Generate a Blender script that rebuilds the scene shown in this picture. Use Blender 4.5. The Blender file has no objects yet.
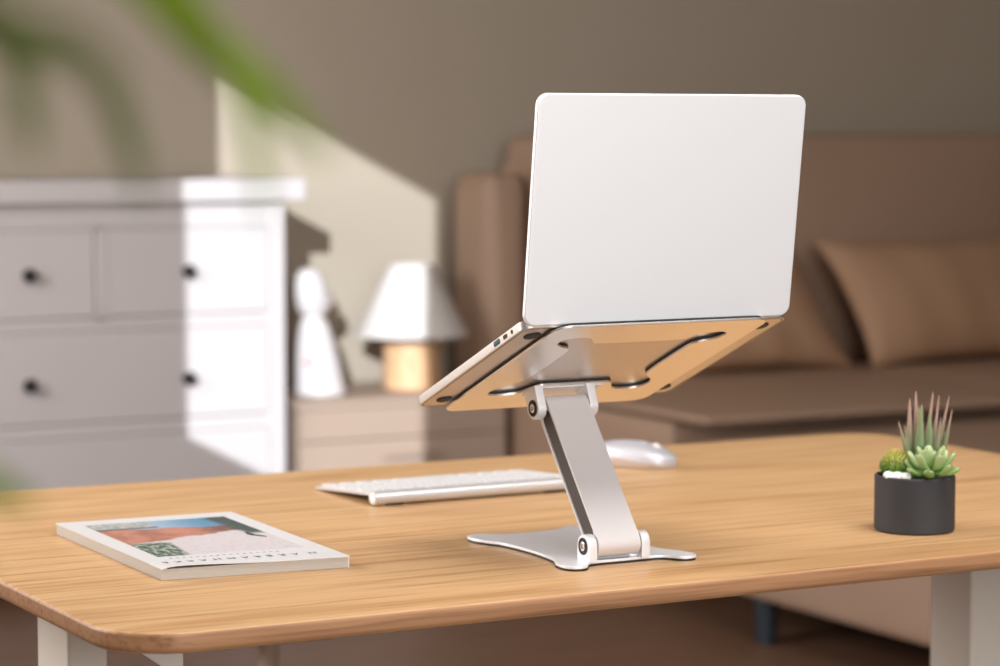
import bpy, bmesh, math, random
from mathutils import Vector, Matrix
random.seed(7)
S = bpy.context.scene
C = S.collection

# ------------------------------------------------------------------ camera
cam_d = bpy.data.cameras.new('camera')
cam = bpy.data.objects.new('camera', cam_d)
C.objects.link(cam)
S.camera = cam
F_PX = 2585.0
az, pitch = math.radians(61.2), math.atan(206 / F_PX)
fh = Vector((math.cos(az), math.sin(az), 0))
RT = Vector((math.sin(az), -math.cos(az), 0))
FW = fh * math.cos(pitch) + Vector((0, 0, -math.sin(pitch)))
UP = RT.cross(FW)
cam.matrix_world = Matrix(((RT.x, UP.x, -FW.x, 0), (RT.y, UP.y, -FW.y, 0), (RT.z, UP.z, -FW.z, 1.153), (0, 0, 0, 1)))
cam_d.sensor_width = 36
cam_d.lens = F_PX * 36 / 1000
cam_d.clip_start = 0.05
cam_d.dof.use_dof = True
cam_d.dof.focus_distance = 2.46
cam_d.dof.aperture_fstop = 5.2

# ------------------------------------------------------------------ sky, sun, added fill lights, exposure
w = bpy.data.worlds.new('sky')
S.world = w
w.use_nodes = True
wn = w.node_tree.nodes
bg = wn['Background']
bg.inputs[0].default_value = (0.62, 0.76, 1.0, 1)
bg.inputs[1].default_value = 1.0

SUN = Vector((0.6, 1.0, -0.31)).normalized()
sl = bpy.data.lights.new('sun', 'SUN')
sl.energy = 4.9
sl.color = (0.94, 0.985, 1.04)
sl.angle = math.radians(0.2)
so = bpy.data.objects.new('sun', sl)
so.rotation_euler = SUN.to_track_quat('-Z', 'Y').to_euler()
so.location = (-6, -9, 6)
C.objects.link(so)

def area(name, loc, aim, sx, sy, power, col, spread=180):
    l = bpy.data.lights.new(name, 'AREA')
    l.shape = 'RECTANGLE'
    l.size, l.size_y, l.energy, l.color = sx, sy, power, col
    l.spread = math.radians(spread)
    o = bpy.data.objects.new(name, l)
    o.location = loc
    o.rotation_euler = Vector(aim).to_track_quat('-Z', 'Y').to_euler()
    C.objects.link(o)
    return o

area('fill_front_blind', (1.05, -1.30, 1.75), (0.03, 1, -0.12), 2.5, 1.9, 32, (1.0, 0.975, 0.96), 90)  # added area fill just inside the front blind, standing in for daylight
area('fill_left_blind', (-0.50, 4.05, 1.72), (1, 0.0, -0.18), 1.7, 1.5, 104, (1.0, 0.955, 0.925))  # added area fill by the left wall, placed to brighten wall and sofa

area('overhead_fill', (1.9, 1.6, 3.22), (0.04, 0.25, -1), 2.2, 1.6, 48, (1.0, 0.955, 0.925), 115)  # added overhead fill for the desk top, no fixture is modelled

S.view_settings.view_transform = 'Standard'
S.view_settings.look = 'None'
S.view_settings.exposure = 0.0
S.view_settings.gamma = 1.0
S.view_settings.use_curve_mapping = False

# ------------------------------------------------------------------ helpers
def link(name, me, mat, parent=None):
    o = bpy.data.objects.new(name, me)
    C.objects.link(o)
    if mat is not None:
        me.materials.clear()
        me.materials.append(mat)
    if parent is not None:
        o.parent = parent
    return o

def obj(name, bm, mat, parent=None, smooth=True, angle=35, wn=True):
    me = bpy.data.meshes.new(name)
    bmesh.ops.recalc_face_normals(bm, faces=bm.faces[:])
    bm.to_mesh(me)
    bm.free()
    if smooth:
        for p in me.polygons:
            p.use_smooth = True
        try:
            me.set_sharp_from_angle(angle=math.radians(angle))
        except Exception:
            pass
    o = link(name, me, mat, parent)
    if smooth and wn:
        w_n = o.modifiers.new('weighted_normals', 'WEIGHTED_NORMAL')
        w_n.keep_sharp = True
        w_n.weight = 100
    return o

def thing(name, label, cat, loc=(0, 0, 0), rotz=0, group=None):
    o = bpy.data.objects.new(name, None)
    C.objects.link(o)
    o.location = loc
    o.rotation_euler = (0, 0, rotz)
    o.empty_display_size = 0.05
    tag(o, label, cat, group)
    return o

def tag(o, label, cat, group=None):
    o['label'] = label
    o['category'] = cat
    if group:
        o['group'] = group
    return o

def struct(name, bm, mat, smooth=False):
    o = obj(name, bm, mat, None, smooth)
    o['kind'] = 'structure'
    return o

def BM():
    return bmesh.new()

def box(bm, x0, x1, y0, y1, z0, z1, r=0.0, seg=2):
    m = Matrix.Translation(((x0 + x1) / 2, (y0 + y1) / 2, (z0 + z1) / 2)) @ Matrix.Diagonal((abs(x1 - x0), abs(y1 - y0), abs(z1 - z0), 1))
    t = bmesh.new()
    bmesh.ops.create_cube(t, size=1, matrix=m)
    if r > 0:
        bmesh.ops.bevel(t, geom=t.edges[:], offset=r, segments=seg, profile=0.5, affect='EDGES')
    merge(bm, t)

def merge(bm, t, M=None):
    if M is not None:
        bmesh.ops.transform(t, matrix=M, verts=t.verts[:])
    me = bpy.data.meshes.new('tmp')
    t.to_mesh(me)
    t.free()
    bm.from_mesh(me)
    bpy.data.meshes.remove(me)

def loft(bm, loops, cap=True, close=True):
    rings = [[bm.verts.new(p) for p in L] for L in loops]
    n = len(rings[0])
    for a, b in zip(rings, rings[1:]):
        for i in range(n if close else n - 1):
            j = (i + 1) % n
            bm.faces.new((a[i], a[j], b[j], b[i]))
    if cap:
        bm.faces.new(rings[0][::-1])
        bm.faces.new(rings[-1])
    return rings

def rr(x0, x1, y0, y1, r, n=8):
    """rounded rectangle outline, counter-clockwise"""
    out = []
    for cx, cy, a0 in ((x1 - r, y0 + r, -90), (x1 - r, y1 - r, 0), (x0 + r, y1 - r, 90), (x0 + r, y0 + r, 180)):
        for k in range(n + 1):
            a = math.radians(a0 + 90 * k / n)
            out.append((cx + r * math.cos(a), cy + r * math.sin(a)))
    return out

def rslab(bm, x0, x1, y0, y1, z0, z1, r, top=0.002, bot=0.002, n=8, seg=3):
    """slab with rounded plan corners and rounded-over top and bottom edges"""
    loops = []
    for k in range(seg + 1):
        a = math.pi / 2 * k / seg
        i = bot * (1 - math.sin(a))
        loops.append([(p[0], p[1], z0 + bot * (1 - math.cos(a))) for p in rr(x0 + i, x1 - i, y0 + i, y1 - i, max(r - i, 1e-4), n)])
    for k in range(seg + 1):
        a = math.pi / 2 * k / seg
        i = top * (1 - math.cos(a))
        loops.append([(p[0], p[1], z1 - top * (1 - math.sin(a))) for p in rr(x0 + i, x1 - i, y0 + i, y1 - i, max(r - i, 1e-4), n)])
    loft(bm, loops)

def lathe(bm, prof, n=32, M=None, cap=True):
    t = bmesh.new()
    loops = [[(r * math.cos(2 * math.pi * k / n), r * math.sin(2 * math.pi * k / n), z) for k in range(n)] for r, z in prof]
    loft(t, loops, cap)
    merge(bm, t, M)

def prism(bm, pts, a0, a1, axis='x'):
    """extrude a 2-D outline along an axis (pts are the two other coordinates in order)"""
    def P(p, a):
        return {'x': (a, p[0], p[1]), 'y': (p[0], a, p[1]), 'z': (p[0], p[1], a)}[axis]
    loft(bm, [[P(p, a0) for p in pts], [P(p, a1) for p in pts]])

def catmull(pts, n=6, closed=False):
    pts = [Vector(p) for p in pts]
    out = []
    m = len(pts)
    for i in range(m if closed else m - 1):
        if closed:
            p0, p1, p2, p3 = (pts[(i + k) % m] for k in (-1, 0, 1, 2))
        else:
            p0, p1, p2, p3 = (pts[min(max(i + k, 0), m - 1)] for k in (-1, 0, 1, 2))
        for k in range(n):
            t = k / n
            out.append(0.5 * ((2 * p1) + (p2 - p0) * t + (2 * p0 - 5 * p1 + 4 * p2 - p3) * t * t + (3 * p1 - p0 - 3 * p2 + p3) * t ** 3))
    if not closed:
        out.append(pts[-1])
    return out

def sweep(bm, pts, radii, n=10, flat=1.0, up=(0, 0, 1), cup=0.0):
    """tube along pts; flat < 1 squashes it along the 'up' side (leaf blades)"""
    pts = [Vector(p) for p in pts]
    up = Vector(up)
    loops = []
    for i, p in enumerate(pts):
        t = (pts[min(i + 1, len(pts) - 1)] - pts[max(i - 1, 0)]).normalized()
        s = t.cross(up)
        if s.length < 1e-4:
            s = t.cross(Vector((1, 0, 0)))
        s.normalize()
        u = s.cross(t)
        r = radii[i]
        L = []
        for k in range(n):
            a = 2 * math.pi * k / n
            c, q = math.cos(a), math.sin(a)
            L.append(p + s * (r * c) + u * (r * q * flat + cup * r * c * c))
        loops.append(L)
    loft(bm, loops)

def plate(name, outlines, z0, z1, mat, parent, bevel=0.0, M=None):
    """flat sheet from closed outlines (first = outside, others = openings) through a filled 2-D curve"""
    cu = bpy.data.curves.new(name, 'CURVE')
    cu.dimensions = '2D'
    cu.fill_mode = 'BOTH'
    cu.extrude = (z1 - z0) / 2 - bevel
    cu.bevel_depth = bevel
    cu.bevel_resolution = 2
    cu.offset = -bevel
    for L in outlines:
        sp = cu.splines.new('POLY')
        sp.points.add(len(L) - 1)
        for q, p in zip(sp.points, L):
            q.co = (p[0], p[1], 0, 1)
        sp.use_cyclic_u = True
    t = bpy.data.objects.new('tmp', cu)
    C.objects.link(t)
    me = bpy.data.meshes.new_from_object(t.evaluated_get(bpy.context.evaluated_depsgraph_get()))
    bpy.data.objects.remove(t)
    bpy.data.curves.remove(cu)
    me.name = name
    me.transform(Matrix.Translation((0, 0, (z0 + z1) / 2)))
    if M is not None:
        me.transform(M)
    b = bmesh.new()
    b.from_mesh(me)
    bpy.data.meshes.remove(me)
    bmesh.ops.remove_doubles(b, verts=b.verts[:], dist=1e-6)
    return obj(name, b, mat, parent, True, 30)

def softbox(bm, x0, x1, y0, y1, z0, z1, r, bulge=(0, 0, 0), n=14, wob=0.0, seed=1):
    """upholstery block: rounded box whose faces bulge; bulge = swell along x, y, z"""
    t = bmesh.new()
    bmesh.ops.create_cube(t, size=2)
    bmesh.ops.subdivide_edges(t, edges=t.edges[:], cuts=n, use_grid_fill=True)
    h = Vector(((x1 - x0) / 2, (y1 - y0) / 2, (z1 - z0) / 2))
    c = Vector(((x0 + x1) / 2, (y0 + y1) / 2, (z0 + z1) / 2))
    rnd = random.Random(seed)
    ph = [rnd.uniform(0, 6) for _ in range(6)]
    for v in t.verts:
        q = v.co.copy()
        p = Vector((q[i] * h[i] for i in range(3)))
        inner = Vector((max(-h[i] + r, min(h[i] - r, p[i])) for i in range(3)))
        d = p - inner
        if d.length > 1e-9:
            d = d.normalized() * r
        p = inner + d
        for i in range(3):
            j, k = (i + 1) % 3, (i + 2) % 3
            p[i] += bulge[i] * q[i] * (1 - q[j] ** 2) * (1 - q[k] ** 2)
        if wob:
            s = math.sin(9 * q.x + ph[0]) * math.cos(7 * q.z + ph[1]) + 0.6 * math.sin(14 * q.x - 6 * q.z + ph[2])
            p.y += wob * s * (1 - q.x ** 4) * (1 - q.z ** 4)
        v.co = c + p
    merge(bm, t)

def throw_pillow(bm, wx, wz, th, seed=3):
    """square stuffed pillow centred on the origin, standing in x-z, thin seams"""
    rnd = random.Random(seed)
    ph = [rnd.uniform(0, 6) for _ in range(4)]
    n = 26
    for sgn in (-1, 1):
        g = [[None] * (n + 1) for _ in range(n + 1)]
        for i in range(n + 1):
            for j in range(n + 1):
                u, v = 2 * i / n - 1, 2 * j / n - 1
                e = max(0, (1 - u * u)) ** 0.5 * max(0, (1 - v * v)) ** 0.5
                pin = 1 - 0.07 * (1 - u * u) * abs(v) ** 2
                pin2 = 1 - 0.07 * (1 - v * v) * abs(u) ** 2
                wr = 0.10 * math.sin(9 * u + ph[0] + 2 * v) * (v * v) + 0.06 * math.sin(13 * u + ph[1]) * (1 - v) * 0.5
                g[i][j] = bm.verts.new((u * wx / 2 * pin2, sgn * (0.004 + th / 2 * e * (1 + wr)), v * wz / 2 * pin))
        for i in range(n):
            for j in range(n):
                bm.faces.new((g[i][j], g[i + 1][j], g[i + 1][j + 1], g[i][j + 1]))
    bmesh.ops.remove_doubles(bm, verts=bm.verts[:], dist=0.0005)
    e = [x for x in bm.edges if x.is_boundary]
    if e:
        bmesh.ops.bridge_loops(bm, edges=e)

# ------------------------------------------------------------------ materials
def mat(name, col, rough=0.5, metal=0.0, spec=0.5, bump=None, noise=None, coat=0.0, sheen=0.0, emit=None):
    m = bpy.data.materials.new(name)
    m.use_nodes = True
    nt = m.node_tree
    b = nt.nodes['Principled BSDF']
    b.inputs['Base Color'].default_value = (*col, 1)
    b.inputs['Roughness'].default_value = rough
    b.inputs['Metallic'].default_value = metal
    b.inputs['Specular IOR Level'].default_value = spec
    b.inputs['Coat Weight'].default_value = coat
    b.inputs['Sheen Weight'].default_value = sheen
    tc = nt.nodes.new('ShaderNodeTexCoord')
    if noise:   # (scale, second colour)
        nz = nt.nodes.new('ShaderNodeTexNoise')
        nz.inputs['Scale'].default_value = noise[0]
        nz.inputs['Detail'].default_value = 5
        mx = nt.nodes.new('ShaderNodeMix')
        mx.data_type = 'RGBA'
        mx.inputs[6].default_value = (*col, 1)
        mx.inputs[7].default_value = (*noise[1], 1)
        nt.links.new(tc.outputs['Object'], nz.inputs['Vector'])
        nt.links.new(nz.outputs['Fac'], mx.inputs[0])
        nt.links.new(mx.outputs[2], b.inputs['Base Color'])
    if bump:    # (scale, strength, distance)
        nb = nt.nodes.new('ShaderNodeTexNoise')
        nb.inputs['Scale'].default_value = bump[0]
        nb.inputs['Detail'].default_value = 4
        bp = nt.nodes.new('ShaderNodeBump')
        bp.inputs['Strength'].default_value = bump[1]
        bp.inputs['Distance'].default_value = bump[2]
        nt.links.new(tc.outputs['Object'], nb.inputs['Vector'])
        nt.links.new(nb.outputs['Fac'], bp.inputs['Height'])
        nt.links.new(bp.outputs['Normal'], b.inputs['Normal'])
    return m

def wood(name, c0, c1, c2, scale=(1.2, 14, 14), rough=0.42, rot=(0, 0, 0), bump=0.25, spec=0.4):
    m = bpy.data.materials.new(name)
    m.use_nodes = True
    nt = m.node_tree
    N, Lk = nt.nodes, nt.links
    b = N['Principled BSDF']
    tc = N.new('ShaderNodeTexCoord')
    mp = N.new('ShaderNodeMapping')
    mp.inputs['Scale'].default_value = scale
    mp.inputs['Rotation'].default_value = rot
    Lk.new(tc.outputs['Object'], mp.inputs['Vector'])
    big = N.new('ShaderNodeTexNoise')
    big.inputs['Scale'].default_value = 1.6
    big.inputs['Detail'].default_value = 3
    big.inputs['Distortion'].default_value = 1.2
    Lk.new(mp.outputs[0], big.inputs['Vector'])
    # growth rings: banded noise
    ml = N.new('ShaderNodeMath')
    ml.operation = 'MULTIPLY'
    ml.inputs[1].default_value = 9
    Lk.new(big.outputs['Fac'], ml.inputs[0])
    sn = N.new('ShaderNodeMath')
    sn.operation = 'SINE'
    Lk.new(ml.outputs[0], sn.inputs[0])
    fine = N.new('ShaderNodeTexNoise')
    fine.inputs['Scale'].default_value = 7
    fine.inputs['Detail'].default_value = 6
    mp2 = N.new('ShaderNodeMapping')
    mp2.inputs['Scale'].default_value = (scale[0] * 0.8, scale[1] * 2.2, scale[2] * 2.2)
    mp2.inputs['Rotation'].default_value = rot
    Lk.new(tc.outputs['Object'], mp2.inputs['Vector'])
    Lk.new(mp2.outputs[0], fine.inputs['Vector'])
    mr = N.new('ShaderNodeMapRange')
    mr.inputs['From Min'].default_value = -1
    Lk.new(sn.outputs[0], mr.inputs['Value'])
    r1 = N.new('ShaderNodeMix')
    r1.data_type = 'RGBA'
    r1.inputs[6].default_value = (*c0, 1)
    r1.inputs[7].default_value = (*c1, 1)
    Lk.new(mr.outputs[0], r1.inputs[0])
    cr = N.new('ShaderNodeMapRange')
    cr.inputs['From Min'].default_value = 0.48
    cr.inputs['From Max'].default_value = 0.78
    cr.inputs['To Max'].default_value = 0.85
    Lk.new(fine.outputs['Fac'], cr.inputs['Value'])
    r2 = N.new('ShaderNodeMix')
    r2.data_type = 'RGBA'
    Lk.new(r1.outputs[2], r2.inputs[6])
    r2.inputs[7].default_value = (*c2, 1)
    Lk.new(cr.outputs[0], r2.inputs[0])
    Lk.new(r2.outputs[2], b.inputs['Base Color'])
    b.inputs['Roughness'].default_value = rough
    b.inputs['Specular IOR Level'].default_value = spec
    bp = N.new('ShaderNodeBump')
    bp.inputs['Strength'].default_value = bump
    bp.inputs['Distance'].default_value = 0.0012
    Lk.new(fine.outputs['Fac'], bp.inputs['Height'])
    Lk.new(bp.outputs['Normal'], b.inputs['Normal'])
    return m

M_oak = wood('oak_top', (0.60, 0.372, 0.182), (0.465, 0.248, 0.098), (0.29, 0.13, 0.048), scale=(0.8, 6.5, 6.5), rough=0.40)
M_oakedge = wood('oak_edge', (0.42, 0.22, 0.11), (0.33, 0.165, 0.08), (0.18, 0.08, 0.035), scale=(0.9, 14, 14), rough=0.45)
M_floor = wood('dark_floor', (0.145, 0.076, 0.045), (0.11, 0.055, 0.032), (0.055, 0.026, 0.015), scale=(0.6, 5, 5), rough=0.5, bump=0.1)
M_lampwood = wood('lamp_wood', (0.70, 0.45, 0.26), (0.60, 0.36, 0.19), (0.45, 0.26, 0.13), scale=(8, 8, 1.2), rough=0.5)
M_wall = mat('wall_paint', (0.43, 0.37, 0.295), 0.85, bump=(90, 0.12, 0.002), noise=(1.3, (0.415, 0.355, 0.28)))
M_ceil = mat('ceiling_paint', (0.55, 0.52, 0.49), 0.9, bump=(70, 0.1, 0.002))
M_trim = mat('trim_paint', (0.72, 0.69, 0.66), 0.5, bump=(40, 0.05, 0.001))
M_blind = mat('blind_fabric', (0.86, 0.84, 0.80), 0.9, bump=(300, 0.2, 0.001))
M_dress = mat('white_lacquer', (0.57, 0.54, 0.545), 0.5, spec=0.3, bump=(30, 0.04, 0.001), noise=(3, (0.555, 0.525, 0.53)))
M_night = mat('cream_lacquer', (0.41, 0.315, 0.25), 0.6, spec=0.25, bump=(30, 0.05, 0.001), noise=(3, (0.395, 0.30, 0.24)))
M_knob = mat('dark_knob', (0.018, 0.016, 0.018), 0.3, bump=(60, 0.05, 0.0005))
M_leather = mat('brown_leather', (0.41, 0.278, 0.20), 0.52, spec=0.35, bump=(140, 0.25, 0.002), noise=(5, (0.38, 0.255, 0.182)))
M_leather2 = mat('tan_leather', (0.46, 0.285, 0.178), 0.55, spec=0.3, bump=(120, 0.3, 0.002), noise=(6, (0.43, 0.265, 0.163)))
M_ottoman = mat('taupe_upholstery', (0.34, 0.235, 0.175), 0.6, spec=0.3, bump=(130, 0.3, 0.002), noise=(5, (0.30, 0.195, 0.135)))
M_sleg = mat('dark_leg', (0.018, 0.026, 0.036), 0.35, bump=(30, 0.05, 0.0005))
M_frame = mat('cream_steel', (0.74, 0.69, 0.62), 0.42, bump=(400, 0.08, 0.0003))
def metal(name, col, rough, mt=1.0):
    return mat(name, col, rough, mt, bump=(900, 0.05, 0.0002))
M_lid = metal('lid_aluminium', (0.89, 0.895, 0.915), 0.50, 0.45)
M_body = metal('body_aluminium', (0.66, 0.61, 0.57), 0.42, 1.0)
M_stand = metal('stand_aluminium', (0.80, 0.81, 0.84), 0.52, 0.5)
M_plate = metal('plate_aluminium', (0.83, 0.85, 0.90), 0.45, 0.35)
M_kbd = metal('keyboard_aluminium', (0.70, 0.69, 0.70), 0.38, 0.6)
M_tray = metal('tray_aluminium', (0.88, 0.84, 0.80), 0.33, 1.0)
M_arm = metal('arm_aluminium', (0.68, 0.655, 0.66), 0.58, 0.25)
M_armshade = mat('arm_hollow_shade', (0.055, 0.045, 0.038), 0.6, bump=(200, 0.1, 0.0003))  # dark colour stands for the shade in the arm's hollow
M_steel = metal('steel_screw', (0.62, 0.60, 0.58), 0.25, 1.0)
M_rubber = mat('black_rubber', (0.012, 0.011, 0.011), 0.6, bump=(200, 0.1, 0.0003))
M_port = mat('port_dark', (0.01, 0.01, 0.012), 0.4, bump=(200, 0.05, 0.0002))
M_portb = mat('port_blue', (0.03, 0.12, 0.20), 0.4, bump=(200, 0.05, 0.0002))
M_glass = mat('screen_glass', (0.01, 0.01, 0.012), 0.08, bump=(4, 0.01, 0.0002))
M_key = mat('dark_key', (0.015, 0.015, 0.017), 0.5, bump=(200, 0.05, 0.0002))
M_wkey = mat('white_key', (0.68, 0.675, 0.685), 0.4, bump=(200, 0.05, 0.0002))
M_mouse = metal('mouse_silver', (0.58, 0.58, 0.63), 0.48, 0.45)
M_mouse2 = mat('mouse_side', (0.50, 0.42, 0.37), 0.45, bump=(200, 0.05, 0.0002))
M_paper = mat('page_paper', (0.46, 0.42, 0.37), 0.8, bump=(5, 0.05, 0.0005))
M_cover = mat('cover_stock', (0.65, 0.65, 0.66), 0.38, bump=(8, 0.02, 0.0005))
M_pot = mat('grey_concrete', (0.040, 0.040, 0.044), 0.62, spec=0.3, bump=(160, 0.2, 0.0006), noise=(40, (0.035, 0.035, 0.038)))
M_soil = mat('soil', (0.05, 0.033, 0.022), 0.9, bump=(180, 0.8, 0.003))
M_pebble = mat('white_pebble', (0.84, 0.82, 0.79), 0.55, bump=(120, 0.2, 0.0006), noise=(60, (0.78, 0.75, 0.71)))
M_ceramic = mat('white_ceramic', (0.70, 0.665, 0.66), 0.4, bump=(20, 0.03, 0.0005))
M_pink = mat('pink_glaze', (0.74, 0.36, 0.38), 0.4, bump=(20, 0.03, 0.0005))
M_fighair = mat('grey_glaze', (0.36, 0.31, 0.28), 0.5, bump=(20, 0.05, 0.0005))
M_shade = mat('linen_shade', (0.66, 0.625, 0.60), 0.85, bump=(260, 0.3, 0.001))
M_brass = metal('lamp_fitting', (0.12, 0.10, 0.09), 0.4, 0.8)
M_frond = mat('palm_leaf', (0.17, 0.25, 0.014), 0.55, noise=(14, (0.14, 0.21, 0.012)), bump=(60, 0.1, 0.0005))
M_frond2 = mat('old_palm_leaf', (0.085, 0.105, 0.022), 0.55, noise=(14, (0.07, 0.09, 0.018)), bump=(60, 0.1, 0.0005))
M_stem = mat('palm_stem', (0.11, 0.16, 0.04), 0.55, noise=(25, (0.16, 0.15, 0.06)), bump=(50, 0.2, 0.001))
M_planter = mat('white_planter', (0.66, 0.62, 0.57), 0.5, bump=(30, 0.1, 0.001))
def leafmat(name, base, tip, z0, z1, rough=0.45):
    """plant skin: its own colour changes from the base to the tip of the leaf (object z)"""
    m = mat(name, base, rough, bump=(150, 0.1, 0.0004))
    nt = m.node_tree
    tc = [n for n in nt.nodes if n.type == 'TEX_COORD'][0]
    sp = nt.nodes.new('ShaderNodeSeparateXYZ')
    mr = nt.nodes.new('ShaderNodeMapRange')
    mr.inputs['From Min'].default_value, mr.inputs['From Max'].default_value = z0, z1
    mx = nt.nodes.new('ShaderNodeMix')
    mx.data_type = 'RGBA'
    mx.inputs[6].default_value = (*base, 1)
    mx.inputs[7].default_value = (*tip, 1)
    nt.links.new(tc.outputs['Object'], sp.inputs[0])
    nt.links.new(sp.outputs['Z'], mr.inputs['Value'])
    nt.links.new(mr.outputs[0], mx.inputs[0])
    nt.links.new(mx.outputs[2], nt.nodes['Principled BSDF'].inputs['Base Color'])
    return m
M_spike = leafmat('aloe_skin', (0.10, 0.20, 0.06), (0.42, 0.27, 0.22), 0.075, 0.125)
M_spikeg = leafmat('aloe_green_skin', (0.07, 0.18, 0.07), (0.24, 0.27, 0.13), 0.07, 0.12)
M_ros = leafmat('rosette_skin', (0.16, 0.33, 0.06), (0.42, 0.53, 0.26), 0.060, 0.085)
M_rtip = mat('rosette_tip', (0.30, 0.27, 0.16), 0.5, bump=(150, 0.1, 0.0004))
M_moss = leafmat('cactus_skin', (0.035, 0.17, 0.012), (0.56, 0.47, 0.11), 0.064, 0.090)
M_spine = mat('cactus_spine', (0.60, 0.42, 0.24), 0.5, bump=(150, 0.1, 0.0004))

# ------------------------------------------------------------------ room
XL, XR, YF, YB, ZC = -0.6, 6.4, -1.5, 6.5, 3.3
T = 0.12
b = BM(); box(b, XL - T, XR + T, YF - T, YB + T, -0.1, 0); struct('floor', b, M_floor)
b = BM(); box(b, XL - T, XR + T, YF - T, YB + T, ZC, ZC + 0.1); struct('ceiling', b, M_ceil)
b = BM(); box(b, XL - T, XR + T, YB, YB + T, 0, ZC); struct('wall_back', b, M_wall)
b = BM(); box(b, XR, XR + T, YF, YB, 0, ZC); struct('wall_right', b, M_wall)
# left wall: high opening that lets the sun in, and a window behind an added sun-blocking blind
wy0, wy1, wz0, wz1 = -0.31, 0.988, 1.935, 3.06
by0, by1, bz0, bz1 = 3.17, 4.93, 0.92, 2.5
b = BM()
xs = (XL - T, XL)
box(b, *xs, YF, wy0, 0, ZC); box(b, *xs, wy0, wy1, 0, wz0); box(b, *xs, wy0, wy1, wz1, ZC)
box(b, *xs, wy1, by0, 0, ZC); box(b, *xs, by0, by1, 0, bz0); box(b, *xs, by0, by1, bz1, ZC); box(b, *xs, by1, YB, 0, ZC)
struct('wall_left', b, M_wall)
# front wall (behind the camera) with a window behind an added sun-blocking blind
fx0, fx1, fz0, fz1 = -0.25, 2.35, 0.75, 2.75
b = BM()
ys = (YF - T, YF)
box(b, XL - T, fx0, *ys, 0, ZC); box(b, fx1, XR + T, *ys, 0, ZC); box(b, fx0, fx1, *ys, 0, fz0); box(b, fx0, fx1, *ys, fz1, ZC)
struct('wall_front', b, M_wall)
def frame_x(y0, y1, z0, z1, x):
    b = BM()
    t = 0.035
    box(b, x - 0.10, x - 0.02, y0 - t, y0, z0 - t, z1 + t); box(b, x - 0.10, x - 0.02, y1, y1 + t, z0 - t, z1 + t)
    box(b, x - 0.10, x - 0.02, y0, y1, z0 - t, z0); box(b, x - 0.10, x - 0.02, y0, y1, z1, z1 + t)
    return b
struct('window_1', frame_x(wy0, wy1, wz0, wz1, XL), M_trim)
b = frame_x(by0, by1, bz0, bz1, XL)
struct('window_2', b, M_trim)
b = BM(); box(b, XL - 0.03, XL - 0.022, by0 - 0.02, by1 + 0.02, bz0 - 0.02, bz1 + 0.02)  # added opaque panel, unseen, stops the sun at this window
tag(obj('sun_blocking_blind', b, M_blind, None, False), 'added unseen white blind keeping the sun out of the left wall window', 'blind')
b = BM()
for q in ((fx0 - 0.035, fx0, fz0 - 0.035, fz1 + 0.035), (fx1, fx1 + 0.035, fz0 - 0.035, fz1 + 0.035), (fx0, fx1, fz0 - 0.035, fz0), (fx0, fx1, fz1, fz1 + 0.035)):
    box(b, q[0], q[1], YF - 0.10, YF - 0.02, q[2], q[3])
struct('window_3', b, M_trim)
b = BM(); box(b, fx0 - 0.02, fx1 + 0.02, YF - 0.03, YF - 0.022, fz0 - 0.02, fz1 + 0.02)  # unseen opaque panel added to stop the sun behind the camera
tag(obj('sun_blocking_blind', b, M_blind, None, False), 'added unseen wide white blind keeping the sun out of the front wall window', 'blind')
b = BM(); box(b, XL, XR, YB - 0.014, YB, 0, 0.09, 0.003, 1); struct('baseboard_back', b, M_trim)

# ------------------------------------------------------------------ desk
ZT = 0.72
desk = thing('desk', 'light oak desk with rounded corners on cream steel legs', 'desk', (1.494, 2.5075, 0))
DX, DY = 1.494, 2.5075
b = BM()
rslab(b, 0.760 - DX, 2.228 - DX, 2.051 - DY, 2.964 - DY, ZT - 0.0195, ZT, 0.075, 0.004, 0.007, n=14, seg=4)
top = obj('tabletop', b, M_oak, desk)
top.data.materials.append(M_oakedge)          # side faces of the board take the darker oak
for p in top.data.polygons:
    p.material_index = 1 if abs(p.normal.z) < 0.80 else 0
def column(x0, x1, y0, y1):
    b = BM()
    rslab(b, x0 - DX, x1 - DX, y0 - DY, y1 - DY, 0.05, 0.672, 0.004, 0.001, 0.001, n=4)
    rslab(b, x0 - DX + 0.006, x1 - DX - 0.006, y0 - DY + 0.006, y1 - DY - 0.006, 0.04, 0.40, 0.003, 0.001, 0.001, n=4)
    return obj('leg', b, M_frame, desk)
column(0.854, 0.897, 2.455, 2.550)
column(2.090, 2.152, 2.557, 2.642)
for x0, x1 in ((0.850, 0.901), (2.086, 2.156)):
    b = BM(); box(b, x0 - DX, x1 - DX, 2.16 - DY, 2.86 - DY, 0, 0.045, 0.006, 2); obj('foot', b, M_frame, desk)
    b = BM(); box(b, x0 - DX, x1 - DX, 2.26 - DY, 2.80 - DY, 0.670, ZT - 0.0195, 0.002, 1); obj('support_arm', b, M_frame, desk)
    b = BM()
    prism(b, [(x0 - DX + 0.002, 0.671), (x0 - DX + 0.010, 0.660), (x1 - DX, 0.630), (x1 - DX, 0.671)], 2.262 - DY, 2.268 - DY, 'y')
    obj('gusset', b, M_frame, desk, False)
b = BM(); box(b, 0.895 - DX, 2.092 - DX, 2.56 - DY, 2.60 - DY, 0.674, ZT - 0.0195, 0.002, 1); obj('crossbar', b, M_frame, desk)

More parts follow.
